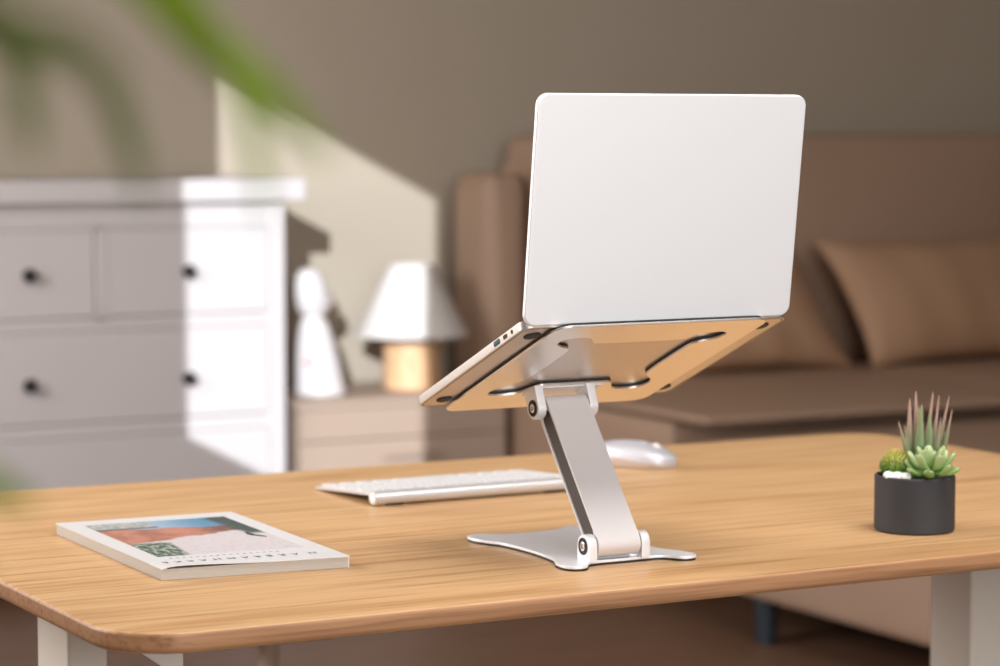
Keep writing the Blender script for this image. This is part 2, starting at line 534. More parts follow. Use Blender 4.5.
# ------------------------------------------------------------------ laptop stand
SX, SY = 1.3375, 2.265
HX = -0.0088
stand = thing('laptop_stand', 'folding silver aluminium laptop stand on the oak desk', 'laptop stand', (SX, SY, ZT))
SO = Vector((SX, SY, ZT))
half = [(0.0, 2.1735), (0.037, 2.1735), (0.049, 2.166), (0.056, 2.156), (0.066, 2.1525), (0.0745, 2.156), (0.079, 2.166), (0.0765, 2.184), (0.069, 2.199), (0.0645, 2.215),
        (0.0605, 2.262), (0.0635, 2.312), (0.072, 2.335), (0.0775, 2.352), (0.076, 2.370), (0.067, 2.379), (0.054, 2.380), (0.042, 2.371), (0.028, 2.3655), (0.0, 2.364)]
def mirror_outline(h, cx=0, n=4):
    L = [(x, y, 0) for x, y in h] + [(-x, y, 0) for x, y in h[-2:0:-1]]
    return [(p.x + cx, p.y) for p in catmull(L, n, True)]
base_out = [(x * 0.97, y - SY) for x, y in mirror_outline(half)]
slot = [(x, y - SY) for x, y in rr(HX - 0.0235, HX + 0.0235, 2.1775, 2.1915, 0.002, 3)]
plate('base_plate', [base_out, slot], 0.0022, 0.0050, M_plate, stand, 0.0006)
# thin black grip sheet under the plate
inn = [(x * 0.993, y * 0.996) for x, y in base_out]
plate('rubber_grip', [inn], 0.0, 0.0022, M_rubber, stand)

PB = (2.1815 - SY, 0.0190)           # lower pivot (y, z above the desk)
PT = (2.2825, 0.1468)
PT = (PT[0] - SY, PT[1])           # upper pivot
def ears(pivot, foot, name, r=0.0118):
    """a pair of hinge cheeks: rounded end on the pivot, straight sides running to the 'foot' direction"""
    fy, fz = foot
    d = Vector((fy, fz)).normalized()
    s = Vector((-d.y, d.x))
    L = math.hypot(fy, fz)
    pts = []
    a0 = math.atan2(s.y, s.x)
    for k in range(17):
        a = a0 + math.pi * k / 16
        pts.append((pivot[0] + r * math.cos(a), pivot[1] + r * math.sin(a)))
    pts.append((pivot[0] + d.x * L - s.x * r, pivot[1] + d.y * L - s.y * r))
    pts.append((pivot[0] + d.x * L + s.x * r, pivot[1] + d.y * L + s.y * r))
    for x0, x1 in ((HX - 0.0355, HX - 0.0258), (HX + 0.0258, HX + 0.0355)):
        b = BM()
        t = bmesh.new()
        prism(t, pts, x0, x1, 'x')
        bmesh.ops.recalc_face_normals(t, faces=t.faces[:])
        ed = [e for e in t.edges if abs(e.verts[0].co.x - e.verts[1].co.x) < 1e-6]
        bmesh.ops.bevel(t, geom=ed, offset=0.0009, segments=2, profile=0.5, affect='EDGES')
        merge(b, t)
        o = obj(name, b, M_stand, stand)
        sgn = -1 if x0 < HX else 1
        xo = x0 if sgn < 0 else x1
        # recessed dark washer and hex screw on the outer face
        b = BM()
        lathe(b, [(0.0086, 0), (0.0086, 0.0006), (0.0078, 0.0006), (0.0078, 0.0002)], 28, Matrix.Translation((xo, *pivot)) @ Matrix.Rotation(math.radians(90 * sgn), 4, 'Y'))
        w_ = obj('washer', b, M_rubber, o)
        b = BM()
        lathe(b, [(0.0046, 0), (0.0046, 0.0010), (0.0040, 0.0014), (0.0024, 0.0014), (0.0024, 0.0004)], 24, Matrix.Translation((xo, *pivot)) @ Matrix.Rotation(math.radians(90 * sgn), 4, 'Y'))
        obj('screw', b, M_steel, o)
ears(PB, (0, -(PB[1] - 0.0048)), 'lower_hinge_cheek')

# laptop plane frame: v runs down the slope away from the camera, n points down out of the laptop's underside
H0 = Vector((1.3440, 2.1182, 0.9645))
DV = Vector((0, 0.9194, -0.3932))
DN = Vector((0, -0.3932, -0.9194))
def lp(x, v, n):
    return H0 + Vector((x, 0, 0)) + DV * v + DN * n
# matrix taking (x, v, -n) to stand-local coordinates
MT = Matrix.Translation(H0 - SO) @ Matrix(((1, 0, 0, 0), (0, DV.y, -DN.y, 0), (0, DV.z, -DN.z, 0), (0, 0, 0, 1)))
tv = Vector((PT[0], PT[1])) - Vector((lp(0, 0, 0).y - SY, lp(0, 0, 0).z - ZT))
v_p = tv.x * DV.y + tv.y * DV.z
n_p = tv.x * DN.y + tv.y * DN.z
toTray = Vector((-DN.y, -DN.z)) * (n_p - 0.0048)
ears(PT, (toTray.x, toTray.y), 'upper_hinge_cheek')
# arm: flattened loop of sheet between the two hinge barrels
def stadium(p, q, r, n=14):
    p, q = Vector(p), Vector(q)
    d = (q - p).normalized()
    a = math.atan2(d.y, d.x)
    out = []
    for k in range(n + 1):
        t = a + math.pi / 2 + math.pi * k / n
        out.append((p.x + r * math.cos(t), p.y + r * math.sin(t)))
    for k in range(n + 1):
        t = a - math.pi / 2 + math.pi * k / n
        out.append((q.x + r * math.cos(t), q.y + r * math.sin(t)))
    return out
ax = Vector(PT) - Vector(PB)
u_ = ax.normalized()
# sheet loop extruded along x : plate() works in x-y, so map (a, b, c) -> (c, a, b)
MX = Matrix(((0, 0, 1, 0), (1, 0, 0, 0), (0, 1, 0, 0), (0, 0, 0, 1)))
o_out = stadium(PB, PT, 0.0118)
o_in = stadium(Vector(PB) + u_ * 0.0135, Vector(PT) - u_ * 0.0135, 0.0092)
plate('arm', [o_out, o_in], HX - 0.0245, HX + 0.0245, M_arm, stand, 0.0005, MX)
b = BM()
prism(b, stadium(Vector(PB) + u_ * 0.0135, Vector(PT) - u_ * 0.0135, 0.0091), HX - 0.0228, HX + 0.0228, 'x')
obj('arm_shade_filler', b, M_armshade, stand)  # dark filler painted as the shade deep in the hollow arm
for P in (PB, PT):
    b = BM()
    lathe(b, [(0.0062, -0.0262), (0.0062, 0.0262)], 24, Matrix.Translation((HX, *P)) @ Matrix.Rotation(math.radians(90), 4, 'Y'))
    obj('hinge_pin', b, M_steel, stand)
# tray with its cut-out
oh = [(0.0, 0.1790), (0.0320, 0.1790), (0.0425, 0.1805), (0.0495, 0.191), (0.056, 0.2015), (0.068, 0.206), (0.084, 0.206), (0.0930, 0.199), (0.0940, 0.187), (0.0875, 0.175), (0.0765, 0.163), (0.0715, 0.151),
      (0.0695, 0.109), (0.0705, 0.068), (0.0750, 0.058), (0.0855, 0.052), (0.0938, 0.044), (0.0952, 0.034), (0.089, 0.0270), (0.076, 0.0255), (0.063, 0.0295), (0.055, 0.041), (0.046, 0.0455), (0.0, 0.0460)]
hole = mirror_outline(oh, -0.001, 4)
tray_out = rr(-0.1212, 0.1225, -0.0085, 0.2535, 0.016, 8)
plate('tray', [tray_out, hole], -0.0048, -0.0026, M_tray, stand, 0.0003, MT)
pad_out = rr(-0.1155, 0.1165, -0.0080, 0.245, 0.012, 6)
hole2 = [(x, v) for x, v in hole]
plate('silicone_pad', [pad_out, hole2], -0.0026, -0.0002, M_rubber, stand, 0, MT)
b = BM()
t = bmesh.new(); box(t, HX - 0.0415, HX + 0.0415, 0.1820, 0.2070, -0.0066, -0.0048, 0.0006, 1)
merge(b, t, MT)
obj('upper_hinge_plate', b, M_stand, stand)

# ------------------------------------------------------------------ laptop
lap = thing('laptop', 'silver laptop standing open on the folding stand, seen from behind', 'laptop', H0)
ML = Matrix(((1, 0, 0, 0), (0, DV.y, -DN.y, 0), (0, DV.z, -DN.z, 0), (0, 0, 0, 1)))   # (x, v, up) -> laptop-local
def lobj(name, bm, m, parent=None, **k):
    bmesh.ops.transform(bm, matrix=ML, verts=bm.verts[:])
    return obj(name, bm, m, parent or lap, **k)
WL = 0.152
b = BM(); rslab(b, -WL, WL, 0.0035, 0.2475, 0.0, 0.0092, 0.011, 0.0012, 0.0012, n=10, seg=3)
lobj('base', b, M_body)
b = BM()   # panel seam line on the underside
lo = rr(-WL + 0.0022, WL - 0.0022, 0.0057, 0.2453, 0.009, 8)
li = rr(-WL + 0.0032, WL - 0.0032, 0.0067, 0.2443, 0.0080, 8)
v0 = [b.verts.new((p[0], p[1], -0.00012)) for p in lo]; v1 = [b.verts.new((p[0], p[1], -0.00012)) for p in li]
for i in range(len(v0)):
    j = (i + 1) % len(v0); b.faces.new((v0[i], v0[j], v1[j], v1[i]))
lobj('underside_seam', b, M_rubber)
for x in (-0.1318, 0.1318):
    for v in (0.0255, 0.2225):
        b = BM(); lathe(b, [(0.0085, 0.0), (0.0085, -0.0010), (0.0070, -0.0017), (0.0004, -0.0019)], 26, Matrix.Translation((x, v, 0.0)))
        lobj('rubber_foot', b, M_rubber)
# ports on the left edge
def port(name, v, wv, h, m, dz=0.0050):
    b = BM(); t = bmesh.new()
    rslab(t, -wv / 2, wv / 2, -h / 2, h / 2, 0 if m is M_port else -0.0003, 0.0016, h * 0.35, 0.0001, 0.0001, n=5)
    merge(b, t, Matrix.Translation((-WL - 0.0002, v, dz)) @ Matrix.Rotation(math.radians(90), 4, 'Y') @ Matrix.Rotation(math.radians(90), 4, 'Z'))
    return lobj(name, b, m)
port('usb_port', 0.0590, 0.0135, 0.0052, M_port)
port('usb_tongue', 0.0592, 0.0118, 0.0024, M_portb, 0.0054)
port('display_port', 0.0410, 0.0086, 0.0042, M_port)
port('headphone_jack', 0.0268, 0.0042, 0.0042, M_port)
# keyboard deck (hidden from the photograph's side, seen from the user's side)
b = BM(); box(b, -0.125, 0.125, 0.028, 0.125, 0.0092, 0.0094); lobj('keyboard_well', b, M_rubber)
for r_ in range(6):
    b = BM()
    for k in range(14):
        x = -0.1225 + k * 0.0175
        box(b, x, x + 0.0155, 0.030 + r_ * 0.0157, 0.030 + r_ * 0.0157 + 0.0138, 0.0094, 0.0105)
    lobj('key_row', b, M_key, smooth=False)
b = BM(); rslab(b, -0.052, 0.052, 0.142, 0.216, 0.0092, 0.0095, 0.004, 0.0001, 0.0001); lobj('trackpad', b, M_body)
b = BM(); lathe(b, [(0.0042, -0.118), (0.0042, 0.118)], 20, Matrix.Translation((0, 0.0075, 0.0085)) @ Matrix.Rotation(math.radians(90), 4, 'Y')); lobj('hinge', b, M_rubber)
# lid
A_l = Vector((0, 2.1207 - H0.y, 0.9650 - H0.z))
B_l = Vector((0, 2.0935 - H0.y, 1.1842 - H0.z))
uy = (B_l - A_l).normalized()
HL = (B_l - A_l).length
uz = Vector((1, 0, 0)).cross(uy)            # away from the camera side? made to point to the user below
if uz.y > 0:
    uz = -uz
MLID = Matrix(((1, 0, 0, A_l.x), (0, uy.y, uz.y, A_l.y), (0, uy.z, uz.z, A_l.z), (0, 0, 0, 1)))
b = BM()   # z = 0 is the outer (camera side) face, the glass is at -0.005
rslab(b, -WL, WL, 0, HL, -0.0052, 0.0, 0.0115, 0.0016, 0.0006, n=12, seg=4)
bmesh.ops.transform(b, matrix=MLID, verts=b.verts[:])
lid = obj('lid', b, M_lid, lap)
b = BM(); rslab(b, -WL + 0.003, WL - 0.003, 0.004, HL - 0.003, -0.0056, -0.0052, 0.009, 0.0001, 0.0001, n=8)
bmesh.ops.transform(b, matrix=MLID, verts=b.verts[:])
obj('screen', b, M_glass, lid)

# ------------------------------------------------------------------ wireless keyboard
kb = thing('keyboard', 'slim white and silver wireless keyboard lying behind the laptop stand', 'keyboard', (1.4275, 2.714, ZT), math.radians(0.5))
kb.scale = (1, 1.24, 1)
b = BM()
sec = [(-0.0615, 0.0125), (-0.0615, 0.0145), (0.066, 0.0052), (0.066, 0.0022), (0.064, 0.0018)]
prism(b, sec, -0.142, 0.142, 'x')
obj('deck', b, M_kbd, kb, True, 25)
b = BM()
lathe(b, [(0.0004, -0.1425), (0.0072, -0.1425), (0.0080, -0.1415), (0.0080, 0.1415), (0.0072, 0.1425), (0.0004, 0.1425)], 28, Matrix.Translation((0, -0.0570, 0.0092)) @ Matrix.Rotation(math.radians(90), 4, 'Y'))
obj('battery_tube', b, M_kbd, kb)
b = BM(); lathe(b, [(0.0052, 0), (0.0052, 0.0005), (0.0046, 0.0008), (0.0022, 0.0008), (0.0022, 0.0003)], 24, Matrix.Translation((-0.1424, -0.0570, 0.0092)) @ Matrix.Rotation(math.radians(-90), 4, 'Y'))
obj('battery_cap', b, M_stand, kb)
for x in (-0.125, 0.085):
    b = BM(); box(b, x, x + (0.02 if x < 0 else 0.045), -0.062, -0.050, 0, 0.0022, 0.0005, 1); obj('rubber_foot', b, M_rubber, kb)
for x in (-0.125, 0.110):
    b = BM(); box(b, x, x + 0.015, 0.050, 0.060, 0, 0.0028, 0.0004, 1); obj('rubber_foot', b, M_rubber, kb)
sl_ = math.atan2(0.0052 - 0.0145, 0.066 + 0.0615)
for r_ in range(6):
    yy = -0.044 + r_ * 0.0183
    b = BM()
    if r_ == 4 or r_ < 4:
        ws = [0.0162] * 14
    else:
        ws = [0.0162, 0.0162, 0.0162, 0.0205, 0.0850, 0.0205, 0.0162, 0.0162, 0.0162]
    x = -0.136
    gap = (0.272 - sum(ws)) / (len(ws) - 1)
    dp = 0.0085 if r_ == 0 else 0.0155
    for q in ws:
        t = bmesh.new(); rslab(t, x, x + q, yy + (0.006 if r_ == 0 else 0), yy + (0.006 if r_ == 0 else 0) + dp, 0, 0.0022, 0.0018, 0.0006, 0.0001, n=3, seg=2)
        zz = 0.0145 + math.tan(sl_) * (yy + 0.0615)
        merge(b, t, Matrix.Translation((0, yy, zz - 0.0001)) @ Matrix.Rotation(sl_, 4, 'X') @ Matrix.Translation((0, -yy, 0)))
        x += q + gap
    obj('key_row', b, M_wkey, kb)

# ------------------------------------------------------------------ mouse
ms = thing('computer_mouse', 'silver wireless mouse on the desk, right of the keyboard', 'mouse', (1.7400, 2.8000, ZT), math.radians(33))
def mouse_shell(z_lo, fz, shrink=0.0):
    """dome from plan outline; fz(y) gives the crest height"""
    b = BM()
    loops = []
    for k in range(13):
        y = -0.0545 + 0.109 * k / 12
        s = y / 0.0545
        wv = 0.0300 * (1 - abs(s) ** 3.2) ** 0.5 * (1 - 0.06 * s) if abs(s) < 1 else 0.0
        wv = max(wv, 0.004) - shrink
        h = fz(y)
        L = []
        for j in range(17):
            a = math.pi * j / 16
            L.append((wv * math.cos(a), y, z_lo(y) + (h - z_lo(y)) * math.sin(a) ** 0.75))
        loops.append(L)
    loft(b, loops, True, True)
    return b
crest = lambda y: 0.0305 * max(0.0, 1 - ((y - 0.012) / 0.074) ** 2) ** 0.62 + 0.002
seam = lambda y: 0.006 + 0.010 * (y + 0.0545) / 0.109
obj('top_shell', mouse_shell(seam, crest), M_mouse, ms)
b = BM()
loops = []
for k in range(13):
    y = -0.0540 + 0.108 * k / 12
    s = y / 0.0540
    wv = max(0.0298 * (1 - abs(s) ** 3.2) ** 0.5 * (1 - 0.06 * s) if abs(s) < 1 else 0.0, 0.0035)
    zt = seam(y) + 0.0006
    loops.append([(-wv * 0.93, y, 0.001), (-wv, y, zt * 0.6), (-wv, y, zt), (wv, y, zt), (wv, y, zt * 0.6), (wv * 0.93, y, 0.001)])
loft(b, loops)
obj('lower_body', b, M_mouse2, ms)
for (x, y0) in ((-0.017, -0.035), (0.013, 0.02)):
    b = BM(); box(b, x, x + 0.012, y0, y0 + 0.006, 0, 0.0015, 0.0004, 1); obj('glide_foot', b, M_rubber, ms)
b = BM(); lathe(b, [(0.0075, -0.0032), (0.0085, -0.0022), (0.0085, 0.0022), (0.0075, 0.0032)], 24, Matrix.Translation((0, -0.026, crest(-0.026) - 0.0055)) @ Matrix.Rotation(math.radians(90), 4, 'Y'))
obj('scroll_wheel', b, M_ceramic, ms)
b = BM(); rslab(b, -0.0035, 0.0035, -0.012, 0.000, crest(-0.008) - 0.0025, crest(-0.008) + 0.0004, 0.003, 0.0004, 0.0004, n=5); obj('button', b, M_ceramic, ms)

# ------------------------------------------------------------------ magazine
MO = Vector((0.993, 2.452, ZT))
mag = thing('magazine', 'thick white-covered magazine with a coloured landscape picture, lying on the desk', 'magazine', MO)
qN, qR, qF, qL = (0.8955, 2.3010), (1.0835, 2.2815), (1.0960, 2.6080), (0.9010, 2.6200)
def mq(u, v):
    """u from left to right, v from the near edge to the far edge"""
    x = (1 - u) * (1 - v) * qN[0] + u * (1 - v) * qR[0] + u * v * qF[0] + (1 - u) * v * qL[0]
    y = (1 - u) * (1 - v) * qN[1] + u * (1 - v) * qR[1] + u * v * qF[1] + (1 - u) * v * qL[1]
    return x - MO.x, y - MO.y
b = BM()
loops = []
for k, z in enumerate((0.0003, 0.0065, 0.0108)):
    e = (0.0, 0.0, 0.002)[k]
    loops.append([(*mq(u, v), z) for u, v in ((e, e), (1 - e, e), (1 - e, 1 - e), (e, 1 - e))])
loft(b, loops)
obj('page_block', b, M_paper, mag, False)
def cover_z(u, v):
    near = max(0.0, 1 - v / 0.10)
    return 0.0122 + 0.0022 * math.exp(-((u - 0.12) / 0.30) ** 2) * near ** 1.5 - 0.0022 * max(0, 1 - u / 0.05) * near
def sheet(name, u0, u1, v0, v1, dz, m, n=24, tz=0.0004, parent=None, cut=None):
    b = BM()
    g = {}
    for s in (0, 1):
        for i in range(n + 1):
            for j in range(n + 1):
                u, v = u0 + (u1 - u0) * i / n, v0 + (v1 - v0) * j / n
                g[s, i, j] = b.verts.new((*mq(u, v), cover_z(u, v) + dz - (tz if s == 0 else 0)))
    for s in (0, 1):
        for i in range(n):
            for j in range(n):
                b.faces.new((g[s, i, j], g[s, i + 1, j], g[s, i + 1, j + 1], g[s, i, j + 1]))
    for k in range(n):
        for (a, c) in (((k, 0), (k + 1, 0)), ((k, n), (k + 1, n)), ((0, k), (0, k + 1)), ((n, k), (n, k + 1))):
            b.faces.new((g[0, a[0], a[1]], g[0, c[0], c[1]], g[1, c[0], c[1]], g[1, a[0], a[1]]))
    return obj(name, b, m, parent or mag, True, 40)
cover = sheet('cover', -0.004, 1.004, -0.006, 1.002, 0, M_cover, tz=0.0011)
b = BM(); 
loops = [[(*mq(u, v), z) for u, v in ((1.0, 0.0), (1.006, 0.0), (1.006, 1.0), (1.0, 1.0))] for z in (0.0, 0.0121)]
loft(b, loops); obj('spine', b, M_cover, mag, False)
# printed picture: procedural paint in generated (0..1) coordinates of the printed sheet
def picture_material():
    m = bpy.data.materials.new('cover_picture')
    m.use_nodes = True
    N, L = m.node_tree.nodes, m.node_tree.links
    P = N['Principled BSDF']
    P.inputs['Roughness'].default_value = 0.35
    tc = N.new('ShaderNodeTexCoord')
    sp = N.new('ShaderNodeSeparateXYZ')
    L.new(tc.outputs['UV'], sp.inputs[0])
    nz = N.new('ShaderNodeTexNoise'); nz.inputs['Scale'].default_value = 5; nz.inputs['Detail'].default_value = 5
    L.new(tc.outputs['UV'], nz.inputs['Vector'])
    nf = N.new('ShaderNodeTexNoise'); nf.inputs['Scale'].default_value = 26; nf.inputs['Detail'].default_value = 6
    L.new(tc.outputs['UV'], nf.inputs['Vector'])
    def M2(op, a, c):
        n = N.new('ShaderNodeMath'); n.operation = op
        for k, q in enumerate((a, c)):
            if isinstance(q, (int, float)): n.inputs[k].default_value = q
            else: L.new(q, n.inputs[k])
        return n.outputs[0]
    def ramp(x, lo, hi):
        n = N.new('ShaderNodeMapRange'); n.interpolation_type = 'SMOOTHSTEP'
        n.inputs['From Min'].default_value, n.inputs['From Max'].default_value = lo, hi
        L.new(x, n.inputs['Value']); return n.outputs[0]
    def mix(f, a, c):
        n = N.new('ShaderNodeMix'); n.data_type = 'RGBA'
        if isinstance(f, (int, float)): n.inputs[0].default_value = f
        else: L.new(f, n.inputs[0])
        for k, q in ((6, a), (7, c)):
            if isinstance(q, tuple): n.inputs[k].default_value = (*q, 1)
            else: L.new(q, n.inputs[k])
        return n.outputs[2]
    U, V = sp.outputs['X'], sp.outputs['Y']
    wob = M2('MULTIPLY', M2('SUBTRACT', nz.outputs['Fac'], 0.5), 0.16)
    Vw = M2('ADD', V, wob)
    Uw = M2('ADD', U, wob)
    # rows from the near edge (v = 0) to the far edge (v = 1)
    sand = mix(ramp(nf.outputs['Fac'], 0.45, 0.7), (0.62, 0.575, 0.595), (0.55, 0.51, 0.54))
    rock = mix(ramp(nz.outputs['Fac'], 0.40, 0.62), (0.50, 0.22, 0.16), (0.34, 0.14, 0.10))
    rock = mix(ramp(U, 0.55, 0.90), rock, (0.13, 0.05, 0.045))
    rock = mix(ramp(nf.outputs['Fac'], 0.58, 0.72), rock, (0.55, 0.36, 0.22))
    sky = mix(ramp(U, 0.35, 0.8), (0.34, 0.48, 0.62), (0.09, 0.26, 0.42))
    sky = mix(ramp(U, 0.86, 0.98), sky, (0.05, 0.11, 0.13))
    c = mix(ramp(M2('ADD', Vw, M2('MULTIPLY', U, -0.26)), 0.34, 0.38), sand, rock)
    c = mix(ramp(M2('ADD', Vw, M2('MULTIPLY', U, 0.12)), 0.80, 0.84), c, sky)
    c = mix(M2('MULTIPLY', ramp(M2('ADD', U, M2('MULTIPLY', V, 0.10)), 0.90, 0.97), ramp(V, 0.42, 0.52)), c, (0.035, 0.07, 0.07))
    # pale masonry band in the far left
    band = M2('MULTIPLY', ramp(V, 0.80, 0.83), M2('SUBTRACT', 1.0, ramp(U, 0.42, 0.45)))
    c = mix(band, c, mix(ramp(nf.outputs['Fac'], 0.4, 0.6), (0.50, 0.50, 0.47), (0.24, 0.30, 0.32)))
    line = M2('MULTIPLY', M2('MULTIPLY', ramp(V, 0.795, 0.805), M2('SUBTRACT', 1.0, ramp(V, 0.825, 0.835))), M2('SUBTRACT', 1.0, ramp(U, 0.42, 0.44)))
    c = mix(line, c, (0.05, 0.07, 0.08))
    # green thicket in the near left corner
    g = M2('MULTIPLY', M2('SUBTRACT', 1.0, ramp(M2('ADD', U, M2('MULTIPLY', V, -0.15)), 0.20, 0.24)), M2('SUBTRACT', 1.0, ramp(Vw, 0.34, 0.40)))
    c = mix(g, c, mix(ramp(nf.outputs['Fac'], 0.46, 0.62), (0.05, 0.10, 0.075), (0.42, 0.47, 0.42)))
    L.new(c, P.inputs['Base Color'])
    return m
M_pict = picture_material()
pic = sheet('cover_picture', 0.10, 0.90, 0.20, 0.905, 0.0001, M_pict, 20, 0.0001, cover)
uvl = pic.data.uv_layers.new(name='uv')
# invert mq roughly for the printed area: local x, y -> (u, v)
for lp_ in pic.data.loops:
    co = pic.data.vertices[lp_.vertex_index].co
    u, v = 0.5, 0.5
    for _ in range(12):
        px, py = mq(u, v)
        u += (co.x - px) / 0.19
        v += (co.y - py) / 0.325
    uvl.data[lp_.index].uv = ((u - 0.10) / 0.80, (v - 0.20) / 0.705)
M_ink = mat('black_ink', (0.035, 0.035, 0.045), 0.5, bump=(30, 0.02, 0.0002))
M_grey = mat('grey_ink', (0.36, 0.35, 0.36), 0.5, bump=(30, 0.02, 0.0002))
def letters(name, chars, us, v, size, m, xs_=1.0):
    bb = BM()
    for ch, u in zip(chars, us):
        cu = bpy.data.curves.new('t', 'FONT')
        cu.body = ch
        cu.size = size
        cu.align_x = 'CENTER'
        t = bpy.data.objects.new('t', cu); C.objects.link(t)
        me = bpy.data.meshes.new_from_object(t.evaluated_get(bpy.context.evaluated_depsgraph_get()))
        bpy.data.objects.remove(t); bpy.data.curves.remove(cu)
        x, y = mq(u, v)
        me.transform(Matrix.Translation((x, y, cover_z(u, v) + 0.00035)) @ Matrix.Rotation(math.pi - math.radians(4), 4, 'Z') @ Matrix.Diagonal((xs_, 1, 1, 1)))
        bb.from_mesh(me)
        bpy.data.meshes.remove(me)
    return obj(name, bb, m, cover, False)
# the masthead is read from the far side of the desk: letters run from right to left here
us = [0.865, 0.770, 0.700, 0.630, 0.565, 0.500, 0.425, 0.350, 0.275, 0.205, 0.140, 0.075]
letters('masthead_lettering', 'HARBRAMHARKE', us, 0.100, 0.0130, M_ink, 0.90)
b = BM()
for k in range(17):
    u = 0.72 - k * 0.036
    x, y = mq(u, 0.158)
    box(b, x - 0.0012, x + 0.0012, y - 0.0018, y + 0.0018, cover_z(u, 0.158) + 0.0002, cover_z(u, 0.158) + 0.0003)
obj('subtitle_print', b, M_grey, cover, False)
b = BM()   # small dark walking figure printed at the right of the picture
def pq(u, v):
    return mq(0.075 + 0.825 * u, 0.20 + 0.705 * v)
fig = [(0.86, 0.44), (0.875, 0.50), (0.895, 0.50), (0.905, 0.42), (0.945, 0.36), (0.935, 0.33), (0.895, 0.38), (0.87, 0.40)]
zf = 0.0122 + 0.0003
f0 = [b.verts.new((*pq(u, v), zf)) for u, v in fig]; b.faces.new(f0)
obj('printed_figure', b, M_ink, cover, False)

# ------------------------------------------------------------------ potted succulents
PC = Vector((1.7215, 2.2045, ZT))
pot = thing('potted_succulents', 'three small succulents with white pebbles in a round dark grey pot', 'plant', PC)
b = BM()
R0, HP = 0.0432, 0.0605
prof = [(0.0004, 0.0), (R0 - 0.003, 0.0), (R0 - 0.0008, 0.0012), (R0, 0.004), (R0, HP - 0.0015), (R0 - 0.0012, HP), (R0 - 0.0032, HP), (R0 - 0.0042, HP - 0.0014), (R0 - 0.0042, HP - 0.012), (0.0004, HP - 0.012)]
lathe(b, prof, 56, None, True)
obj('pot', b, M_pot, pot)
b = BM(); lathe(b, [(0.0004, HP - 0.010), (R0 - 0.005, HP - 0.0065), (R0 - 0.0045, HP - 0.009), (R0 - 0.0045, HP - 0.0115), (0.0004, HP - 0.0115)][::-1], 40)
obj('soil', b, M_soil, pot)
vd = Vector((0.615, 0.789, 0)); rv = Vector((0.789, -0.615, 0))        # away from / right of the viewer at the pot
def at(r, d, z):
    return rv * r + vd * d + Vector((0, 0, z))
# pebbles at the left front
rnd = random.Random(5)
for k, (r, d, s) in enumerate([(-0.027, -0.016, 0.0062), (-0.018, -0.022, 0.0066), (-0.010, -0.026, 0.0058), (-0.020, -0.012, 0.0058), (-0.011, -0.017, 0.0056), (-0.026, -0.026, 0.0048)]):
    b = BM()
    t = bmesh.new(); bmesh.ops.create_icosphere(t, subdivisions=3, radius=1)
    for v in t.verts:
        v.co *= 1 + 0.08 * math.sin(3 * v.co.x + k) + 0.06 * math.cos(4 * v.co.y + 2 * k)
    merge(b, t, Matrix.Translation(at(r, d, HP - 0.0005)) @ Matrix.Rotation(rnd.uniform(0, 3), 4, 'Z') @ Matrix.Diagonal((s * 1.15, s, s * 0.8, 1)))
    obj('pebble', b, M_pebble, pot)
def blade(pts, w0, thick, n=9, prof=None, up=None):
    """fat succulent leaf through pts"""
    P = catmull(pts, 5)
    m = len(P)
    rad = []
    for i in range(m):
        t = i / (m - 1)
        rad.append(max(prof(t) * w0, 0.0002))
    b = BM()
    sweep(b, P, rad, n, thick, up or (0, 0, 1))
    return b
spear = lambda t: (0.75 + 0.25 * math.sin(math.pi * min(t * 1.3, 1))) * (1 - t ** 2.2) ** 0.75
spoon = lambda t: (0.55 + 0.45 * math.sin(math.pi * min(1, t * 0.80)) ** 1.0) * (1 - max(0, (t - 0.62) / 0.38) ** 2.6) ** 0.55 if t < 0.999 else 0.02
# tall spiky plant at the back: px offsets (right of pot centre, height) taken from its silhouette, depth behind the centre
px = 1 / 926.0
def spk(xb, xt, zt, w, m, d0=0.016, bend=0.0, db=0.0):
    a = at(xb * px, d0, HP - 0.008)
    c = at(xt * px, d0 + db, zt * px)
    mid = a.lerp(c, 0.5) + rv * bend
    b = blade([a, a.lerp(mid, 0.6), mid, mid.lerp(c, 0.55), c], w * 1.3, 0.55, 10, spear, up=vd)
    obj('spike_leaf', b, m, pot)
for q in [(3, 0, 138, 0.0034, M_spike, 0.012, -0.001, 0.004), (8, 17, 137, 0.0029, M_spike, 0.018, 0.0, 0.006), (1, -6, 131, 0.0036, M_spike, 0.014, -0.0035, 0.0), (12, 23, 134, 0.0024, M_spike, 0.014, 0.001, 0.0),
          (15, 33, 134, 0.0023, M_spike, 0.016, 0.001, 0.0), (17, 36, 121, 0.0022, M_spike, 0.010, 0.003, 0.0), (6, 6, 126, 0.0050, M_spikeg, 0.006, -0.002, -0.002), (10, 14, 118, 0.0046, M_spikeg, 0.009, 0.002, 0.0),
          (14, 25, 114, 0.0026, M_spike, 0.004, 0.002, -0.002), (-2, -17, 109, 0.0026, M_spike, 0.008, 0.001, -0.004), (-3, -11, 104, 0.0022, M_spike, 0.012, 0.001, 0.0), (4, 3, 122, 0.0040, M_spikeg, 0.020, 0.0, 0.004),
          (18, 29, 98, 0.0042, M_spikeg, 0.014, 0.001, 0.004)]:
    spk(*q)
